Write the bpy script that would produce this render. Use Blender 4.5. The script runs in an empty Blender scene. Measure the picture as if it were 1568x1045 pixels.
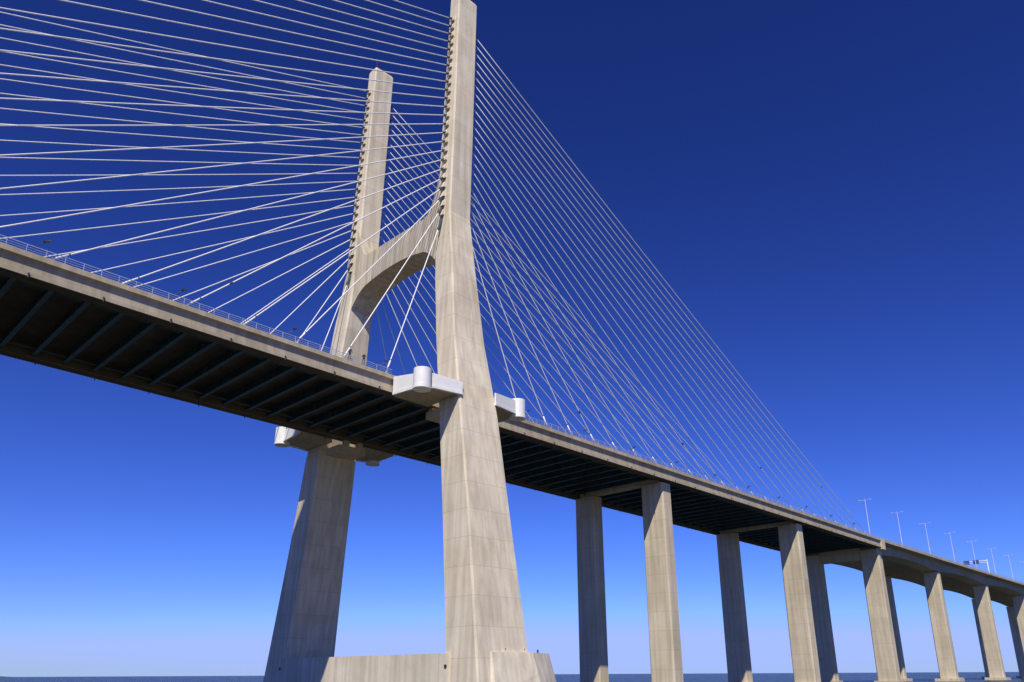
import bpy, math, random
import numpy as np
from mathutils import Vector, Matrix
random.seed(7)
sc=bpy.context.scene
sc.view_settings.view_transform='Standard'; sc.view_settings.look='None'; sc.view_settings.exposure=0

# ---------------------------------------------------------------- helpers
class MB:
    def __init__(s): s.v=[];s.f=[];s.m=[]
    def add(s,vs,fs,mi=0):
        o=len(s.v); s.v+= [tuple(map(float,v)) for v in vs]
        for f in fs: s.f.append(tuple(i+o for i in f)); s.m.append(mi)
    def box(s,x0,x1,y0,y1,z0,z1,mi=0):
        s.add([(x0,y0,z0),(x1,y0,z0),(x1,y1,z0),(x0,y1,z0),(x0,y0,z1),(x1,y0,z1),(x1,y1,z1),(x0,y1,z1)],
              [(0,3,2,1),(4,5,6,7),(0,1,5,4),(1,2,6,5),(2,3,7,6),(3,0,4,7)],mi)
    def slopebox(s,xa,za0,za1,xb,zb0,zb1,y0,y1,mi=0):
        s.add([(xa,y0,za0),(xb,y0,zb0),(xb,y1,zb0),(xa,y1,za0),(xa,y0,za1),(xb,y0,zb1),(xb,y1,zb1),(xa,y1,za1)],
              [(0,3,2,1),(4,5,6,7),(0,1,5,4),(1,2,6,5),(2,3,7,6),(3,0,4,7)],mi)
    def loft(s,rings,mi=0,caps=True):
        n=len(rings[0]); vs=[p for r in rings for p in r]; fs=[]
        for i in range(len(rings)-1):
            for j in range(n):
                a=i*n+j;b=i*n+(j+1)%n
                fs.append((a,b,b+n,a+n))
        if caps:
            fs.append(tuple(range(n))[::-1]); fs.append(tuple((len(rings)-1)*n+j for j in range(n)))
        s.add(vs,fs,mi)
    def tube(s,pts,r,n=6,mi=0,r1=None):
        pts=[Vector(p) for p in pts]; rings=[]
        for i,p in enumerate(pts):
            t=(pts[min(i+1,len(pts)-1)]-pts[max(i-1,0)]).normalized()
            up=Vector((0,0,1)) if abs(t.z)<.95 else Vector((1,0,0))
            a=t.cross(up).normalized(); b=t.cross(a)
            rr=r if r1 is None else r+(r1-r)*i/(len(pts)-1)
            rings.append([p+rr*(math.cos(k*2*math.pi/n)*a+math.sin(k*2*math.pi/n)*b) for k in range(n)])
        s.loft(rings,mi)
    def obj(s,name,mats,parent=None,smooth=False):
        me=bpy.data.meshes.new(name); me.from_pydata(s.v,[],s.f); 
        for m in mats: me.materials.append(m)
        me.polygons.foreach_set('material_index',s.m)
        import bmesh
        bm=bmesh.new(); bm.from_mesh(me); bmesh.ops.recalc_face_normals(bm,faces=bm.faces); bm.to_mesh(me); bm.free()
        if smooth: me.polygons.foreach_set('use_smooth',[True]*len(me.polygons))
        me.update()
        o=bpy.data.objects.new(name,me); sc.collection.objects.link(o)
        if parent: o.parent=parent
        return o
def empty(name,loc=(0,0,0)):
    e=bpy.data.objects.new(name,None); e.location=loc; sc.collection.objects.link(e); return e

# ---------------------------------------------------------------- materials
def newmat(name):
    m=bpy.data.materials.new(name); m.use_nodes=True; nt=m.node_tree
    return m,nt,nt.nodes['Principled BSDF']
def simple(name,col,rough=.6,metal=0,var=.12,scale=2.):
    m,nt,b=newmat(name)
    g=nt.nodes.new('ShaderNodeNewGeometry'); n=nt.nodes.new('ShaderNodeTexNoise'); n.inputs['Scale'].default_value=scale; n.inputs['Detail'].default_value=5
    nt.links.new(g.outputs['Position'],n.inputs['Vector'])
    r=nt.nodes.new('ShaderNodeValToRGB'); r.color_ramp.elements[0].position=.3; r.color_ramp.elements[1].position=.7
    r.color_ramp.elements[0].color=tuple(c*(1-var) for c in col)+(1,); r.color_ramp.elements[1].color=tuple(min(1,c*(1+var)) for c in col)+(1,)
    nt.links.new(n.outputs['Fac'],r.inputs['Fac']); nt.links.new(r.outputs['Color'],b.inputs['Base Color'])
    b.inputs['Roughness'].default_value=rough; b.inputs['Metallic'].default_value=metal
    return m
def concrete(name,col,lift=4.4,off=0.,axis='Z',stain=.38,panel=.08,joint=.2,vj=0.,streak=.22):
    m,nt,b=newmat(name); N=nt.nodes; L=nt.links
    def math_(op,a,bv=None,c=None):
        n=N.new('ShaderNodeMath'); n.operation=op
        for i,x in enumerate((a,bv,c)):
            if x is None: continue
            if isinstance(x,(int,float)): n.inputs[i].default_value=x
            else: L.new(x,n.inputs[i])
        return n.outputs[0]
    g=N.new('ShaderNodeNewGeometry'); sp=N.new('ShaderNodeSeparateXYZ'); L.new(g.outputs['Position'],sp.inputs[0])
    ax=sp.outputs[axis]
    q=math_('DIVIDE',math_('ADD',ax,off),lift)
    fr=math_('FRACT',q)
    w=.05/lift
    jl=math_('LESS_THAN',math_('ABSOLUTE',math_('SUBTRACT',fr,.5)),w)
    sn=N.new('ShaderNodeSeparateXYZ'); L.new(g.outputs['True Normal'],sn.inputs[0])
    side=math_('ROUND',math_('MULTIPLY',sn.outputs['X'],1.2))
    fl2=math_('FLOOR',math_('ADD',q,.5))
    ysign=math_('SIGN',sp.outputs['Y'])
    xb=math_('FLOOR',math_('DIVIDE',sp.outputs['X'],30.))
    cmb=N.new('ShaderNodeCombineXYZ'); L.new(fl2,cmb.inputs[0]); L.new(math_('ADD',math_('MULTIPLY',side,3.7),math_('MULTIPLY',ysign,11.3)),cmb.inputs[1]); L.new(xb,cmb.inputs[2])
    wn=N.new('ShaderNodeTexWhiteNoise'); wn.noise_dimensions='3D'; L.new(cmb.outputs[0],wn.inputs['Vector'])
    tone=math_('ADD',1-panel/2,math_('MULTIPLY',wn.outputs['Value'],panel))
    n1=N.new('ShaderNodeTexNoise'); n1.inputs['Scale'].default_value=.16; n1.inputs['Detail'].default_value=8; n1.inputs['Roughness'].default_value=.62; L.new(g.outputs['Position'],n1.inputs['Vector'])
    st=math_('ADD',1-stain/2,math_('MULTIPLY',n1.outputs['Fac'],stain))
    mp=N.new('ShaderNodeMapping'); mp.inputs['Scale'].default_value=(1.1,1.1,.05); L.new(g.outputs['Position'],mp.inputs[0])
    n2=N.new('ShaderNodeTexNoise'); n2.inputs['Scale'].default_value=1.; n2.inputs['Detail'].default_value=5; L.new(mp.outputs[0],n2.inputs['Vector'])
    mr=N.new('ShaderNodeMapRange'); mr.inputs['From Min'].default_value=.35; mr.inputs['From Max'].default_value=.62; mr.inputs['To Min'].default_value=1-streak; mr.inputs['To Max'].default_value=1.0; L.new(n2.outputs['Fac'],mr.inputs['Value'])
    n3=N.new('ShaderNodeTexNoise'); n3.inputs['Scale'].default_value=2.5; n3.inputs['Detail'].default_value=6; L.new(g.outputs['Position'],n3.inputs['Vector'])
    fine=math_('ADD',.95,math_('MULTIPLY',n3.outputs['Fac'],.10))
    v=math_('MULTIPLY',math_('MULTIPLY',tone,st),math_('MULTIPLY',mr.outputs[0],fine))
    v=math_('MULTIPLY',v,math_('SUBTRACT',1.,math_('MULTIPLY',jl,joint)))
    if vj:
        u=math_('ADD',sp.outputs['X'],math_('MULTIPLY',sp.outputs['Y'],1.0))
        f2=math_('FRACT',math_('DIVIDE',u,1.25))
        l2=math_('LESS_THAN',f2,.035)
        v=math_('MULTIPLY',v,math_('SUBTRACT',1.,math_('MULTIPLY',l2,vj)))
    mx=N.new('ShaderNodeMix'); mx.data_type='RGBA'; mx.blend_type='MULTIPLY'; mx.inputs['Factor'].default_value=1
    cr=N.new('ShaderNodeValToRGB'); cr.color_ramp.elements[0].position=.35; cr.color_ramp.elements[1].position=.68
    cr.color_ramp.elements[0].color=(col[0]*.97,col[1]*.94,col[2]*.87,1); cr.color_ramp.elements[1].color=(col[0],col[1],col[2],1)
    L.new(n1.outputs['Fac'],cr.inputs['Fac'])
    L.new(cr.outputs['Color'],mx.inputs['A']); cv=N.new('ShaderNodeCombineColor'); 
    for i in range(3): L.new(v,cv.inputs[i])
    L.new(cv.outputs[0],mx.inputs['B']); L.new(mx.outputs['Result'],b.inputs['Base Color'])
    b.inputs['Roughness'].default_value=.9; b.inputs['Specular IOR Level'].default_value=.15
    bp=N.new('ShaderNodeBump'); bp.inputs['Strength'].default_value=.25; bp.inputs['Distance'].default_value=.05; L.new(n3.outputs['Fac'],bp.inputs['Height']); L.new(bp.outputs[0],b.inputs['Normal'])
    return m
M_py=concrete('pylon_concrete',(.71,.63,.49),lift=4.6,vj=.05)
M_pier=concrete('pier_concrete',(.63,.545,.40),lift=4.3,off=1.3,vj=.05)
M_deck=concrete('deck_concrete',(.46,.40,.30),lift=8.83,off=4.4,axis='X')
M_arch=concrete('arch_concrete',(.63,.555,.42),lift=2.2,axis='Y',joint=.30,streak=.28)
M_pl=concrete('plinth_concrete',(.70,.63,.50),lift=6,axis='Y',joint=.1)
M_white=simple('white_painted_concrete',(.80,.79,.75),.6,0,.06,.8)
M_soff_shade=simple('shaded_soffit_concrete',(.085,.068,.045),.9,0,.25,.4)  # darkened deck concrete, underside shade is put into the colour
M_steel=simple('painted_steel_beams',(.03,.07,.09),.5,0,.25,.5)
M_cable=simple('cable_sheath',(.88,.86,.82),.4,0,.04,.2)
M_dark=simple('dark_fitting',(.03,.035,.045),.5)
M_rail=simple('blue_grey_railing',(.38,.46,.56),.45,.2)
M_galv=simple('galvanised_pole',(.72,.73,.74),.45,.3,.05)
M_asph=simple('asphalt',(.05,.05,.052),.9,0,.2,1.)
M_paint=simple('road_paint',(.8,.8,.78),.6,0,.05)
M_sign=simple('sign_panel',(.06,.10,.22),.5)

# ---------------------------------------------------------------- deck profile
def Hd(X):
    f=49.62-.0189*X+.022e-3*X*X
    if X<=110: return f
    xs=[110,150,200,300,400,600,900,1400]; zs=[49.62-.0189*110+.022e-3*110*110,47.1,46.15,45.2,44.45,42.6,39.5,36]
    return float(np.interp(X,xs,zs))
CT=.4
bridge=empty('cable_stayed_bridge')

prof=[(-15.75,0),(-15.75,-.75),(-15.22,-.9),(-15.22,-2.45),(-15.55,-2.6),(-15.55,-3.15),(-13.4,-3.15)]
top=[(-15.35,0),(-15.35,-.5)]
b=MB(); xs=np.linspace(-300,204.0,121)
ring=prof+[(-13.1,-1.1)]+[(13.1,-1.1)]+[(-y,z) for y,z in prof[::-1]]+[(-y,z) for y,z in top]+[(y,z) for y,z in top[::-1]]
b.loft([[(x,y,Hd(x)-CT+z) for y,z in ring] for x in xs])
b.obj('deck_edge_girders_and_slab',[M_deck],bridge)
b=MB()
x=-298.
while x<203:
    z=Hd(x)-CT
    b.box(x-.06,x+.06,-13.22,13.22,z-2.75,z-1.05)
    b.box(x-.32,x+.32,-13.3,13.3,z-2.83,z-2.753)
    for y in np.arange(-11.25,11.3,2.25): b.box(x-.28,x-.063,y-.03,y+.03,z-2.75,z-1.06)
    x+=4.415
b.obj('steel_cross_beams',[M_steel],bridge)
b=MB()
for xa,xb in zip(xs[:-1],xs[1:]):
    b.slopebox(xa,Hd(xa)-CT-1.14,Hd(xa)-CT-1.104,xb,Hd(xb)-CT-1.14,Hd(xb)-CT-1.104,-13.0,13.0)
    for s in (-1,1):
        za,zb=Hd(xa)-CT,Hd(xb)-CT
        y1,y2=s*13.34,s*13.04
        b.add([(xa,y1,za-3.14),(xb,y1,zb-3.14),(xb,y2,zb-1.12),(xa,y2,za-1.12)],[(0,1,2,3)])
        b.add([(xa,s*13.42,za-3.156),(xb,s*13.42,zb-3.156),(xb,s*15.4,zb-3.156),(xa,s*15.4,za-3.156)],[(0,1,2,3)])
b.obj('soffit_shade_sheets',[M_soff_shade],bridge)  # dark sheets over slab and girder undersides, shade painted in
b=MB()
for y,r in ((-11.8,.16),(-11.2,.10),(10.9,.16)):
    b.tube([(x,y,Hd(x)-CT-2.45) for x in xs],r,8)
b.obj('utility_pipes',[M_steel],bridge)
b=MB()
x=-297.
while x<200:
    z=Hd(x)-CT
    for s in (-1,1):
        b.box(x-.12,x+.12,min(s*15.56,s*15.68),max(s*15.56,s*15.68),z-3.0,z-2.75)
        b.tube([(x,s*15.62,z-3.0),(x,s*15.62,z-3.4)],.08,6)
    x+=8.83
b.obj('drain_outlets',[M_dark],bridge)
b=MB(); XR=list(np.arange(-300,201,20))+[204]+list(np.arange(220,1401,20))
for xa,xb in zip(XR[:-1],XR[1:]):
    za,zb=Hd(xa)-CT,Hd(xb)-CT
    b.slopebox(xa,za-.496,za-.42,xb,zb-.496,zb-.42,-13.6,13.6,0)
    for y in (-13.0,-9.4,-5.8,-2.2,2.2,5.8,9.4,13.0):
        b.slopebox(xa,za-.416,za-.412,xb if abs(y) in(13.0,2.2) else xa+.5*(xb-xa),zb-.416 if abs(y) in(13.0,2.2) else (za+zb)/2-.416,zb-.412 if abs(y) in(13.0,2.2) else (za+zb)/2-.412,y-.08,y+.08,1)
b.obj('road_surface_and_markings',[M_asph,M_paint],bridge)
b=MB()
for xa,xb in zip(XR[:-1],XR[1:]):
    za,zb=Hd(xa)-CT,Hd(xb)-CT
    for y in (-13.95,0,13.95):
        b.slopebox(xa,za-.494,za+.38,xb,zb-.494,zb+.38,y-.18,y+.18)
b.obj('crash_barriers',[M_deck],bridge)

b=MB()
for s in (-1,1):
    y=s*15.55
    X2=list(np.arange(-300,1400,6.)) 
    for xa,xb in zip(X2[:-1],X2[1:]):
        if -12<(xa+xb)/2<12: continue
        for h,t in ((1.0,.04),(.66,.02),(.34,.02)):
            b.slopebox(xa,Hd(xa)-CT+h-t,Hd(xa)-CT+h+t,xb,Hd(xb)-CT+h-t,Hd(xb)-CT+h+t,y-.03,y+.03)
    x=-300.
    while x<600:
        if abs(x)>11.6:
            z=Hd(x)-CT
            b.box(x-.04,x+.04,y-.04,y+.04,z,z+1.06)
        x+=2.2075
b.obj('railings',[M_rail],bridge)

# ---------------------------------------------------------------- pylon
ZK=[-6,2,25,43,58,72,86,105,135,143.5]
YC=[29.,27.94,24.80,22.35,19.59,17.77,16.07,16.01,15.84,15.80]
WX=[11.8,11.15,9.53,9.0,7.49,6.25,5.48,5.47,5.44,5.42]
WY=[7.5,7.23,6.67,5.77,5.32,5.3,4.34,3.97,3.25,3.1]
XC=[0,0,0,0,0,0,.376,.886,1.69,1.92]
T=143.5
def leg(z): return (np.interp(z,ZK,YC),np.interp(z,ZK,WX),np.interp(z,ZK,WY),np.interp(z,ZK,XC))
b=MB()
for s in (-1,1):
    rings=[]
    for z in [-6,2,12,25,34,43,50,58,65,72,79,84,86,90,97,105,115,125,135,142.9,143.5]:
        yc,wx,wy,xc=leg(z); hx,hy=wx/2,wy/2; c=.28
        if z==143.5: hx-=.25;hy-=.25
        pts=[(-hx+c,-hy),(hx-c,-hy),(hx,-hy+c),(hx,hy-c),(hx-c,hy),(-hx+c,hy),(-hx,hy-c),(-hx,-hy+c)]
        rings.append([(xc+p[0],s*yc+p[1],z) for p in pts])
    b.loft(rings)
b.obj('pylon_legs',[M_py],bridge)
b=MB(); ys=np.linspace(-14.6,14.6,61)
def atop(y):
    a=abs(y); return 87.9+ (0 if a<9.5 else 6.6*((a-9.5)/4.6)**2.4)
def abot(y):
    a=abs(y); return 81.2-1.4*(a/11.)**2-(0 if a<10 else 2.0*((a-10)/4.)**1.8)
rings=[]
for y in ys:
    zt,zb=atop(y),abot(y)
    def hx(z): return np.interp(z,ZK,WX)/2-.14
    xc=.3
    rings.append([(xc-hx(zb),y,zb),(xc-hx(zt),y,zt),(xc+hx(zt),y,zt),(xc+hx(zb),y,zb)])
b.loft(rings); b.obj('pylon_arch_beam',[M_arch],bridge)
b=MB()
b.box(-6,6,-25.5,25.5,-8,3.1)
for s in (-1,1):
    rings=[]
    for z,k in ((-8,1.42),(-3.5,1.24),(3.2,1.0)):
        o=[(-4.6,26.),(-4.6,29.0),(-2.6,31.6),(5.6,32.2),(12.0,29.6),(12.0,25.6),(5.7,22.5),(-4.6,22.5)]
        o=[(x if x<0 and k==1 else x*(1+(k-1)*.55), (yy-26)*(1+(k-1)*1.1)+26) for x,yy in o]
        rings.append([(x,s*yy,z) for x,yy in o])
    b.loft(rings)
b.obj('pylon_plinth',[M_pl],bridge)
b=MB()
for s in (-1,1):
    for x,y in ((-3.4,30.0),(4.6,31.2),(9.6,29.4),(0.5,31.2)):
        b.tube([(x,s*y,3.2),(x,s*y,3.75)],.14,8)
    b.tube([(-5.8,s*25.0,1.2),(-6.1,s*25.0,1.2)],.3,10)
b.obj('mooring_bollards',[M_dark],bridge)

# walkway bays around the legs at deck level
b=MB()
z1=Hd(0)-1.25; zf=z1-1.3; z0=z1-3.4
for s in (-1,1):
    for sx in (-1,1):
        A=(sx*11.6,15.76);B=(sx*11.5,22.6);Cc=(sx*11.3,23.4);D=(sx*9.7,24.0);E=(sx*3.9,24.95)
        def wall(p,q,t,za,zb,za2,zb2,mi=0):
            d=Vector((q[0]-p[0],q[1]-p[1])).normalized(); n=Vector((-d.y,d.x))*t/2
            lo=[(p[0]+n.x,p[1]+n.y),(p[0]-n.x,p[1]-n.y)]; hi=[(q[0]+n.x,q[1]+n.y),(q[0]-n.x,q[1]-n.y)]
            b.loft([[(lo[0][0],s*lo[0][1],za),(lo[1][0],s*lo[1][1],za),(lo[1][0],s*lo[1][1],zb),(lo[0][0],s*lo[0][1],zb)],
                    [(hi[0][0],s*hi[0][1],za2),(hi[1][0],s*hi[1][1],za2),(hi[1][0],s*hi[1][1],zb2),(hi[0][0],s*hi[0][1],zb2)]],mi)
        wall(A,B,.3,z0+1.3,z1+.8,z0+.9,z1-.35); wall(D,E,.3,z0+.95,z1-.3,z0+.95,z1-.6)
        wall((A[0],15.77),B,.5,z0+.8,z0+1.3,z0+.4,z0+.9); wall(D,E,.5,z0+.45,z0+.95,z0+.45,z0+.95)
        n=32; R=1.5
        for za,zb,r in ((z0+.1,z1+.2,R),(z0+.0,z0+.6,R+.06)):
            b.loft([[(Cc[0]-sx*.1+r*math.cos(2*math.pi*k/n),s*(Cc[1]-.2+r*math.sin(2*math.pi*k/n)),z) for k in range(n)] for z in (za,zb)])
    for sx in (-1,1):
        pts=[(sx*11.4,15.8),(sx*11.4,23.0),(sx*4.0,24.7),(sx*4.0,15.8)]
        b.loft([[(x,s*y,z) for x,y in pts] for z in (z0+.55,zf)],1)
b.obj('pylon_walkway_bays',[M_white,M_deck],bridge)

b=MB()
for s in (-1,1):
    yc,wx,wy,xc=leg(44)
    b.box(-3.2,3.2,min(s*14.2,s*(yc-wy/2+.3)),max(s*14.2,s*(yc-wy/2+.3)),43.6,45.0)
    for xx in (-2.2,1.): b.box(xx,xx+1.2,min(s*13.8,s*14.8),max(s*13.8,s*14.8),45.0,46.0)
b.obj('deck_bearing_brackets',[M_pier],bridge)

b=MB()
for s in (-1,1):
    yc,wx,wy,xc=leg(143.5)
    for dx in (-2.1,-1.,0,1.,2.1):
        for dy in (-1.1,1.1): b.tube([(xc+dx,s*yc+dy,T),(xc+dx,s*yc+dy,T+1.1)],.04,5)
    for dy in (-1.1,1.1):
        for h in (.55,1.1): b.tube([(xc-2.1,s*yc+dy,T+h),(xc+2.1,s*yc+dy,T+h)],.035,5)
    for dx in (-2.1,2.1):
        for h in (.55,1.1): b.tube([(xc+dx,s*yc-1.1,T+h),(xc+dx,s*yc+1.1,T+h)],.035,5)
    b.tube([(xc-1.9,s*yc-.6,T),(xc-1.9,s*yc-.6,T+2.4)],.05,6); b.tube([(xc-1.9,s*yc-.6,T+1.7),(xc-1.9,s*yc-.6,T+2.2)],.17,8)
    b.tube([(xc+.3,s*yc,T),(xc+.3,s*yc,T+1.9)],.05,6)
b.obj('pylon_top_fittings',[M_dark],bridge)

# ---------------------------------------------------------------- stay cables
NCB=24
cab=MB(); anc=MB(); dk=MB()
for s in (-1,1):
    for i in range(NCB):
        za=86.5+ (136.5-86.5)*i/(NCB-1)
        yc,wx,wy,xc=leg(za)
        for d in (-1,1):
            xd=-(13+8.83*i) if d<0 else 13+7.85*i
            ya=s*(yc)
            x0=xc+d*(wx/2-.3)
            A=Vector((x0,ya,za)); 
            Bz=Hd(xd)-CT-.2; B=Vector((xd,s*14.9,Bz))
            Lh=abs(xd)
            sag=.9*(Lh/200)**2
            n=14; pts=[]
            for k in range(n+1):
                t=k/n; p=A.lerp(B,t); p.z-=4*sag*t*(1-t); pts.append(p)
            cab.tube(pts,.10,8)
            dirv=(pts[-2]-pts[-1]).normalized()
            cab.tube([pts[-1],pts[-1]+dirv*3.2],.13,8)
            dk.tube([pts[-1]+dirv*3.2,pts[-1]+dirv*3.4],.14,8)
            if i%6==4:
                q=A.lerp(B,.86); q.z-=4*sag*.86*.14
                dk.tube([q-dirv*.3,q+dirv*.3],.17,8)
            u=(pts[1]-pts[0]).normalized()
            fx=xc+d*wx/2
            h=.62; e=.75
            anc.add([(fx-d*.1,ya-.5,za-h),(fx-d*.1,ya+.5,za-h),(fx-d*.1,ya+.5,za+h+.1),(fx-d*.1,ya-.5,za+h+.1),
                     (fx+d*e*.9,ya-.5,za-h-.35),(fx+d*e*.9,ya+.5,za-h-.35),(fx+d*(e*.35),ya+.5,za+h-.2),(fx+d*(e*.35),ya-.5,za+h-.2)],
                    [(0,1,2,3),(4,5,6,7),(0,1,5,4),(1,2,6,5),(2,3,7,6),(3,0,4,7)])
            dk.tube([A+u*.3,A+u*(.3+1.25/max(abs(u.x),.3))],.26,8)
cab.obj('stay_cables',[M_cable],bridge,smooth=True)
anc.obj('cable_anchor_boxes',[M_py],bridge)
dk.obj('cable_anchor_sleeves',[simple('sleeve_blue_grey',(.04,.06,.085),.5)],bridge)

# ---------------------------------------------------------------- piers
WL=-3.6
b=MB(); 
def pier(X,yc,wx,wy,zt,zb=-8):
    hx,hy=wx/2,wy/2; c=.35; rings=[]
    for z,k in ((zb,1.04),(zt,1.0)):
        pts=[(-hx+c,-hy),(hx-c,-hy),(hx,-hy+c),(hx,hy-c),(hx-c,hy),(-hx+c,hy),(-hx,hy-c),(-hx,-hy+c)]
        rings.append([(X+p[0]*k,yc+p[1]*k,z) for p in pts])
    b.loft(rings)
cb=MB()
for X in (72,142.6,204.6):
    z=Hd(X)-CT-3.15
    for s in (-1,1): 
        zz=z-.35
        pier(X,s*10.9,3.7,6.5,zz)
        b.box(X-1.0,X+1.0,min(s*9,s*13.),max(s*9,s*13.),zz,z+.02)
        b.box(X-2.6,X+2.6,min(s*6.6,s*14.6),max(s*6.6,s*14.6),-8,WL+.9)
    if X<200: cb.box(X-1.1,X+1.1,-13.0,13.0,z-.02,z+2.0)
    else:
        cb.box(X-1.3,X+1.3,-7.7,7.7,z-3.6,z+.4)
        for s in (-1,1):
            b.box(X-1.5,X+1.7,min(s*13.5,s*15.85),max(s*13.5,s*15.85),z-.6,Hd(X)-CT+.05)
for k,X in enumerate([270,337]+[405+68*i for i in range(14)]):
    zt=Hd(X)-5.9
    for s in (-1,1):
        pier(X,s*10.0,3.1,6.0,zt)
        b.box(X-1.,X+1.,s*10-1.8,s*10+1.8,zt,zt+.5)
        b.box(X-3.2,X+3.2,s*10-4.6,s*10+4.6,-8,WL+1.2)
b.obj('piers',[M_pier],bridge)
cb.obj('pier_cross_beams',[M_pier],bridge)

PX=[204.6,270,337]+[405+68*i for i in range(14)]
b=MB()
xs2=np.arange(204.2,1290,4.2)
def depth(x):
    for a,c in zip(PX[:-1],PX[1:]):
        if a<=x<=c:
            t=(x-a)/(c-a); return 3.9+1.4*abs(2*t-1)**2.0
    return 3.9
for s in (-1,1):
    rings=[]
    for x in xs2:
        z=Hd(x)-CT; d=depth(x)
        P=[(-5.75,0),(-5.75,-.95),(-5.45,-1.05),(-3.1,-1.35),(-2.6,-d),(2.6,-d),(3.1,-1.35),(5.7,-.9),(5.7,-.5),(-5.35,-.5),(-5.35,0)]
        rings.append([(x,s*(10.0-py),z+pz) for py,pz in P])
    b.loft(rings)
rings=[]
for x in xs2: rings.append([(x,y,Hd(x)-CT+z) for y,z in ((-4.4,-.505),(4.4,-.505),(4.4,-.85),(-4.4,-.85))])
b.loft(rings)
b.obj('approach_box_girders',[M_deck],bridge)

# ---------------------------------------------------------------- street lamps & edge lights
def street_lamp(x,y,h=13.6):
    z=Hd(x)-CT-.4
    m=MB(); m.box(-.25,.25,-.25,.25,0,.3)
    m.tube([(0,0,.3),(0,0,h)],.15,8,r1=.08)
    for s in (-1,1):
        m.tube([(0,0,h-.3),(0,s*.8,h-.02),(0,s*1.7,h+.06)],.05,6)
        m.box(-.16,.16,min(s*1.5,s*2.3),max(s*1.5,s*2.3),h,h+.16)
    m.tube([(0,0,h-.4),(0,0,h+.5)],.05,6)
    o=m.obj('street_lamp',[M_galv]); o.location=(x,y,z); return o
for k in range(14): street_lamp(196.8+30.6*k,-14.6)
def flood(x,y):
    z=Hd(x)-CT; s=-1 if y<0 else 1
    m=MB(); m.box(-.15,.15,-.15,.15,0,.12)
    m.tube([(0,0,.1),(.25,s*.1,1.1),(1.25,s*.5,2.0)],.055,6)
    m.loft([[(1.0,s*.25,1.95),(1.0,s*.75,1.95),(1.75,s*.8,2.25),(1.75,s*.3,2.25)],[(.98,s*.25,2.12),(.98,s*.75,2.12),(1.7,s*.75,2.42),(1.7,s*.33,2.42)]])
    o=m.obj('edge_lamp',[M_dark]); o.location=(x,y,z)
for k in range(-6,11):
    x=17.66*k+3.0
    if abs(x)<12.5: continue
    flood(x,-15.2)
    flood(x,15.2)

m=MB()
m.tube([(0,0,0),(0,0,7.6)],.28,10); m.tube([(0,0,7.0),(0,10.5,7.2)],.2,8); m.tube([(0,0,6.2),(0,10.5,6.4)],.12,8)
for i in range(8): m.tube([(0,i*1.3,7.03),(0,i*1.3+1.3,6.3)],.06,5)
m.box(-.35,-.2,3.4,6.0,5.7,7.7,1); m.box(-.35,-.2,7.6,10.2,5.7,7.7,1)
o=m.obj('sign_gantry',[M_paint,M_sign]); o.location=(338,-14.7,Hd(338)-CT-.8)

# ---------------------------------------------------------------- people
def person_mat(name,jacket,trou):
    m,nt,bs=newmat(name); N=nt.nodes;L=nt.links
    tc=N.new('ShaderNodeTexCoord'); sp=N.new('ShaderNodeSeparateXYZ'); L.new(tc.outputs['Object'],sp.inputs[0])
    mr=N.new('ShaderNodeMath'); mr.operation='DIVIDE'; mr.inputs[1].default_value=1.9; L.new(sp.outputs['Z'],mr.inputs[0])
    r=N.new('ShaderNodeValToRGB'); r.color_ramp.interpolation='CONSTANT'; e=r.color_ramp.elements
    e[0].position=0; e[0].color=(.03,.025,.02,1); e[1].position=.05; e[1].color=trou+(1,)
    for p,c in ((.47,jacket),(.80,(.45,.28,.20)),(.885,(.04,.025,.015))):
        q=e.new(p); q.color=c+(1,)
    L.new(mr.outputs[0],r.inputs[0]); L.new(r.outputs[0],bs.inputs['Base Color']); bs.inputs['Roughness'].default_value=.9
    return m
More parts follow.
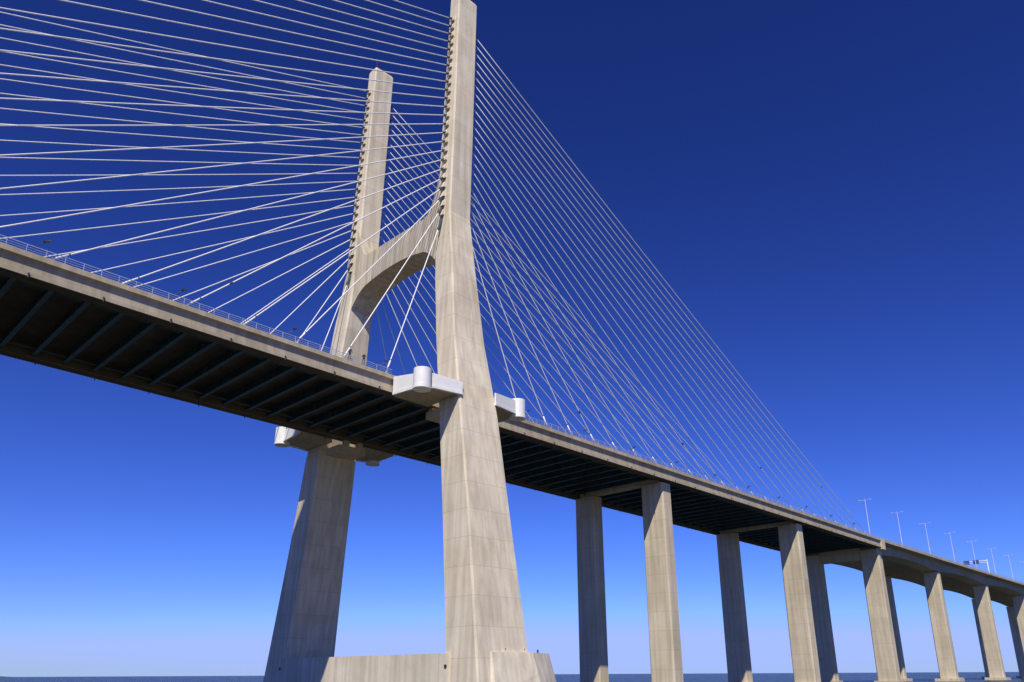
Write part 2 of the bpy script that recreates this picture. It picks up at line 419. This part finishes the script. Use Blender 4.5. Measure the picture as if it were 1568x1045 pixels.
def person(loc,rot,mat):
    J={'pel':(0,0,.95,.15),'sp':(0,.01,1.15,.14),'ch':(0,0,1.38,.165),'nk':(0,.01,1.53,.06),'hd':(0,.03,1.64,.095),'ht':(0,.02,1.74,.085),
       'hl':(-.1,0,.88,.1),'kl':(-.12,.03,.5,.07),'al':(-.13,-.02,.09,.05),'tl':(-.14,.14,.05,.04),
       'hr':(.1,0,.88,.1),'kr':(.13,.05,.5,.07),'ar':(.15,0,.09,.05),'tr':(.17,.15,.05,.04),
       'sl':(-.2,0,1.43,.065),'el':(-.27,.05,1.16,.048),'wl':(-.24,.24,1.02,.035),'fl':(-.23,.31,1.02,.03),'f2':(-.22,.37,1.01,.015),'thl':(-.19,.29,1.03,.014),
       'sr':(.2,0,1.43,.065),'er':(.28,.03,1.16,.048),'wr':(.26,.2,1.0,.035),'fr':(.25,.27,1.0,.03),'f3':(.24,.33,.99,.015),'thr':(.21,.25,1.01,.014),'no':(0,.13,1.635,.018)}
    E=[('pel','sp'),('sp','ch'),('ch','nk'),('nk','hd'),('hd','ht'),('hd','no'),('pel','hl'),('hl','kl'),('kl','al'),('al','tl'),('pel','hr'),('hr','kr'),('kr','ar'),('ar','tr'),
       ('ch','sl'),('sl','el'),('el','wl'),('wl','fl'),('fl','f2'),('wl','thl'),('ch','sr'),('sr','er'),('er','wr'),('wr','fr'),('fr','f3'),('wr','thr')]
    ks=list(J); me=bpy.data.meshes.new('person'); me.from_pydata([J[k][:3] for k in ks],[(ks.index(a),ks.index(c)) for a,c in E],[])
    me.materials.append(mat)
    o=bpy.data.objects.new('person',me); sc.collection.objects.link(o)
    o.modifiers.new('skin','SKIN').use_smooth_shade=True
    bpy.context.view_layer.objects.active=o
    if len(me.skin_vertices)==0: bpy.ops.mesh.customdata_skin_add()
    for i,k in enumerate(ks):
        d=me.skin_vertices[0].data[i]; d.radius=(J[k][3],J[k][3]*(.75 if k in('pel','sp','ch') else 1)); d.use_root=(k=='pel')
    su=o.modifiers.new('sub','SUBSURF'); su.levels=2; su.render_levels=2
    o.location=loc; o.rotation_euler=(0,0,rot); o.scale=(1.08,)*3
    return o
pm1=person_mat('work_clothes_navy',(.015,.025,.07),(.015,.02,.035)); pm2=person_mat('work_clothes_dark',(.02,.022,.04),(.012,.016,.025))
person((-20.4,-15.1,Hd(-20.4)-CT+.7),math.radians(-60),pm1)
person((-17.6,-15.1,Hd(-17.6)-CT+.55),math.radians(150),pm2)
b=MB()
for xa in range(-300,204,4):
    if -13<xa<11: continue
    b.slopebox(xa,Hd(xa)-CT-.5,Hd(xa)-CT-.004,xa+4,Hd(xa+4)-CT-.5,Hd(xa+4)-CT-.004,-15.34,-14.75)
for xx,hh in ((-20.4,.7),(-17.6,.55)): b.box(xx-.5,xx+.5,-15.32,-14.8,Hd(xx)-CT-.003,Hd(xx)-CT+hh)
b.obj('service_walkway',[M_deck],bridge)

# ---------------------------------------------------------------- water & added bounce bank
m,nt,bs=newmat('estuary_water'); N=nt.nodes;L=nt.links
bs.inputs['Base Color'].default_value=(.04,.055,.055,1); bs.inputs['Roughness'].default_value=.25; bs.inputs['IOR'].default_value=1.33; bs.inputs['Specular IOR Level'].default_value=.35
g=N.new('ShaderNodeNewGeometry')
n1=N.new('ShaderNodeTexNoise'); n1.inputs['Scale'].default_value=.35; n1.inputs['Detail'].default_value=8; n1.inputs['Roughness'].default_value=.65
mp=N.new('ShaderNodeMapping'); mp.inputs['Scale'].default_value=(1,.6,1); mp.inputs['Rotation'].default_value=(0,0,.5); L.new(g.outputs['Position'],mp.inputs[0]); L.new(mp.outputs[0],n1.inputs['Vector'])
bp=N.new('ShaderNodeBump'); bp.inputs['Strength'].default_value=1.; bp.inputs['Distance'].default_value=2.2; L.new(n1.outputs['Fac'],bp.inputs['Height']); L.new(bp.outputs[0],bs.inputs['Normal'])
w=MB(); S=40000; w.add([(-S,-S,WL),(S,-S,WL),(S,S,WL),(-S,S,WL)],[(0,1,2,3)]); w.obj('water',[m])
w=MB(); rows=[(-45,WL-.3),(-58,WL+.25),(-75,WL+.9),(-100,WL+1.6),(-160,WL+1.9),(-700,WL+2.2)]  # unseen sandy bank, added to bounce warm sunlight up under the bridge
X0=np.linspace(-900,120,52)
vs=[];nr=len(rows)
for x in X0:
    for j,(y,z) in enumerate(rows):
        vs.append((x,y+(6*math.sin(x*.031)+4*math.sin(x*.083+1) if j<4 else 0)-(max(0,x-20)*.8 if j<5 else 0),z))
fs=[(i*nr+j,(i+1)*nr+j,(i+1)*nr+j+1,i*nr+j+1) for i in range(len(X0)-1) for j in range(nr-1)]
w.add(vs,fs); w.obj('bounce_bank',[simple('bounce_bank_sand',(.14,.11,.07),.95,0,.25,.3)])
# low distant shore, far left
w=MB(); rings=[]
for i in range(60):
    a=math.radians(76.5+i*.9); R=8000
    hh=14+14*abs(math.sin(i*.37)+.5*math.sin(i*1.3+1))+random.random()*6
    if i<3: hh*=i/3
    ring=[]
    for rr,zz in ((R,WL-1),(R,WL+hh),(R+300,WL+hh*1.1),(R+300,WL-1)): ring.append((-85+rr*math.cos(a),-120+rr*math.sin(a),zz))
    rings.append(ring)
w.loft(rings); w.obj('distant_shore',[simple('hazy_land',(.12,.13,.14),.95,0,.3,.004)])

ya=math.radians(80.2); d=4200
m=MB()
m.loft([[(-60,-9,0),(55,-9,0),(62,0,0),(55,9,0),(-60,9,0)],[(-62,-10,7),(60,-10,8),(72,0,9),(60,10,8),(-62,10,7)]])
m.box(-58,-44,-8,8,7,20,1); m.box(-55,-50,-2,2,20,24,0)
for i in range(7): m.box(-38+i*13,-27+i*13,-8,8,7.5,10+random.random()*4,2 if i%2 else 1)
o=m.obj('cargo_ship',[simple('hull_red',(.3,.08,.06)),M_white,simple('containers',(.35,.2,.15))]); o.location=(-85+d*math.cos(ya),-120+d*math.sin(ya),WL-1); o.rotation_euler=(0,0,math.radians(170))

# ---------------------------------------------------------------- world + sun
sd=Vector((-.50,-.405,.765)).normalized()
el=math.asin(sd.z); az=math.atan2(sd.x,sd.y)
W=bpy.data.worlds.new('World'); sc.world=W; W.use_nodes=True; nt=W.node_tree; N=nt.nodes; L=nt.links
bg=N['Background']; sk=N.new('ShaderNodeTexSky'); sk.sky_type='NISHITA'; sk.sun_disc=False; sk.sun_elevation=el; sk.sun_rotation=az%(2*math.pi)
sk.air_density=1.; sk.dust_density=0.; sk.ozone_density=1.4; sk.altitude=0
cl=N.new('ShaderNodeMix'); cl.data_type='RGBA'; cl.blend_type='DARKEN'; cl.inputs['Factor'].default_value=1; cl.inputs['B'].default_value=(8.5,8.5,8.5,1)
gm=N.new('ShaderNodeGamma'); gm.inputs['Gamma'].default_value=1.55
ml=N.new('ShaderNodeMix'); ml.data_type='RGBA'; ml.blend_type='MULTIPLY'; ml.inputs['Factor'].default_value=1; ml.inputs['B'].default_value=(.14,.19,.46,1)
L.new(sk.outputs[0],cl.inputs['A']); L.new(cl.outputs['Result'],gm.inputs['Color']); L.new(gm.outputs[0],ml.inputs['A']); L.new(ml.outputs['Result'],bg.inputs['Color']); bg.inputs['Strength'].default_value=.1
su=bpy.data.lights.new('sun','SUN'); su.energy=4.9; su.angle=math.radians(.5); su.color=(1,.94,.82)
so=bpy.data.objects.new('sun',su); sc.collection.objects.link(so); so.rotation_euler=sd.to_track_quat('Z','Y').to_euler(); so.location=(0,0,300)

# ---------------------------------------------------------------- camera
f,pit,yaw,rol,cx,cy,sx,sy=1182.6589,.3282,.7784,.0050,-85.0549,-119.9258,18.6793,107.5916
h=Vector((math.cos(yaw),math.sin(yaw),0)); r=Vector((math.sin(yaw),-math.cos(yaw),0)); u=Vector((0,0,1))
F=h*math.cos(pit)+u*math.sin(pit); U=-h*math.sin(pit)+u*math.cos(pit)
c,s=math.cos(rol),math.sin(rol); R2=c*r-s*U; U2=s*r+c*U
cd=bpy.data.cameras.new('camera'); co=bpy.data.objects.new('camera',cd); sc.collection.objects.link(co)
mw=Matrix(((R2.x,U2.x,-F.x,cx),(R2.y,U2.y,-F.y,cy),(R2.z,U2.z,-F.z,0),(0,0,0,1))); co.matrix_world=mw
cd.sensor_width=36; cd.lens=f/1568*36; cd.shift_x=-sx/1568; cd.shift_y=sy/1568; cd.clip_end=100000; cd.clip_start=.5
sc.camera=co
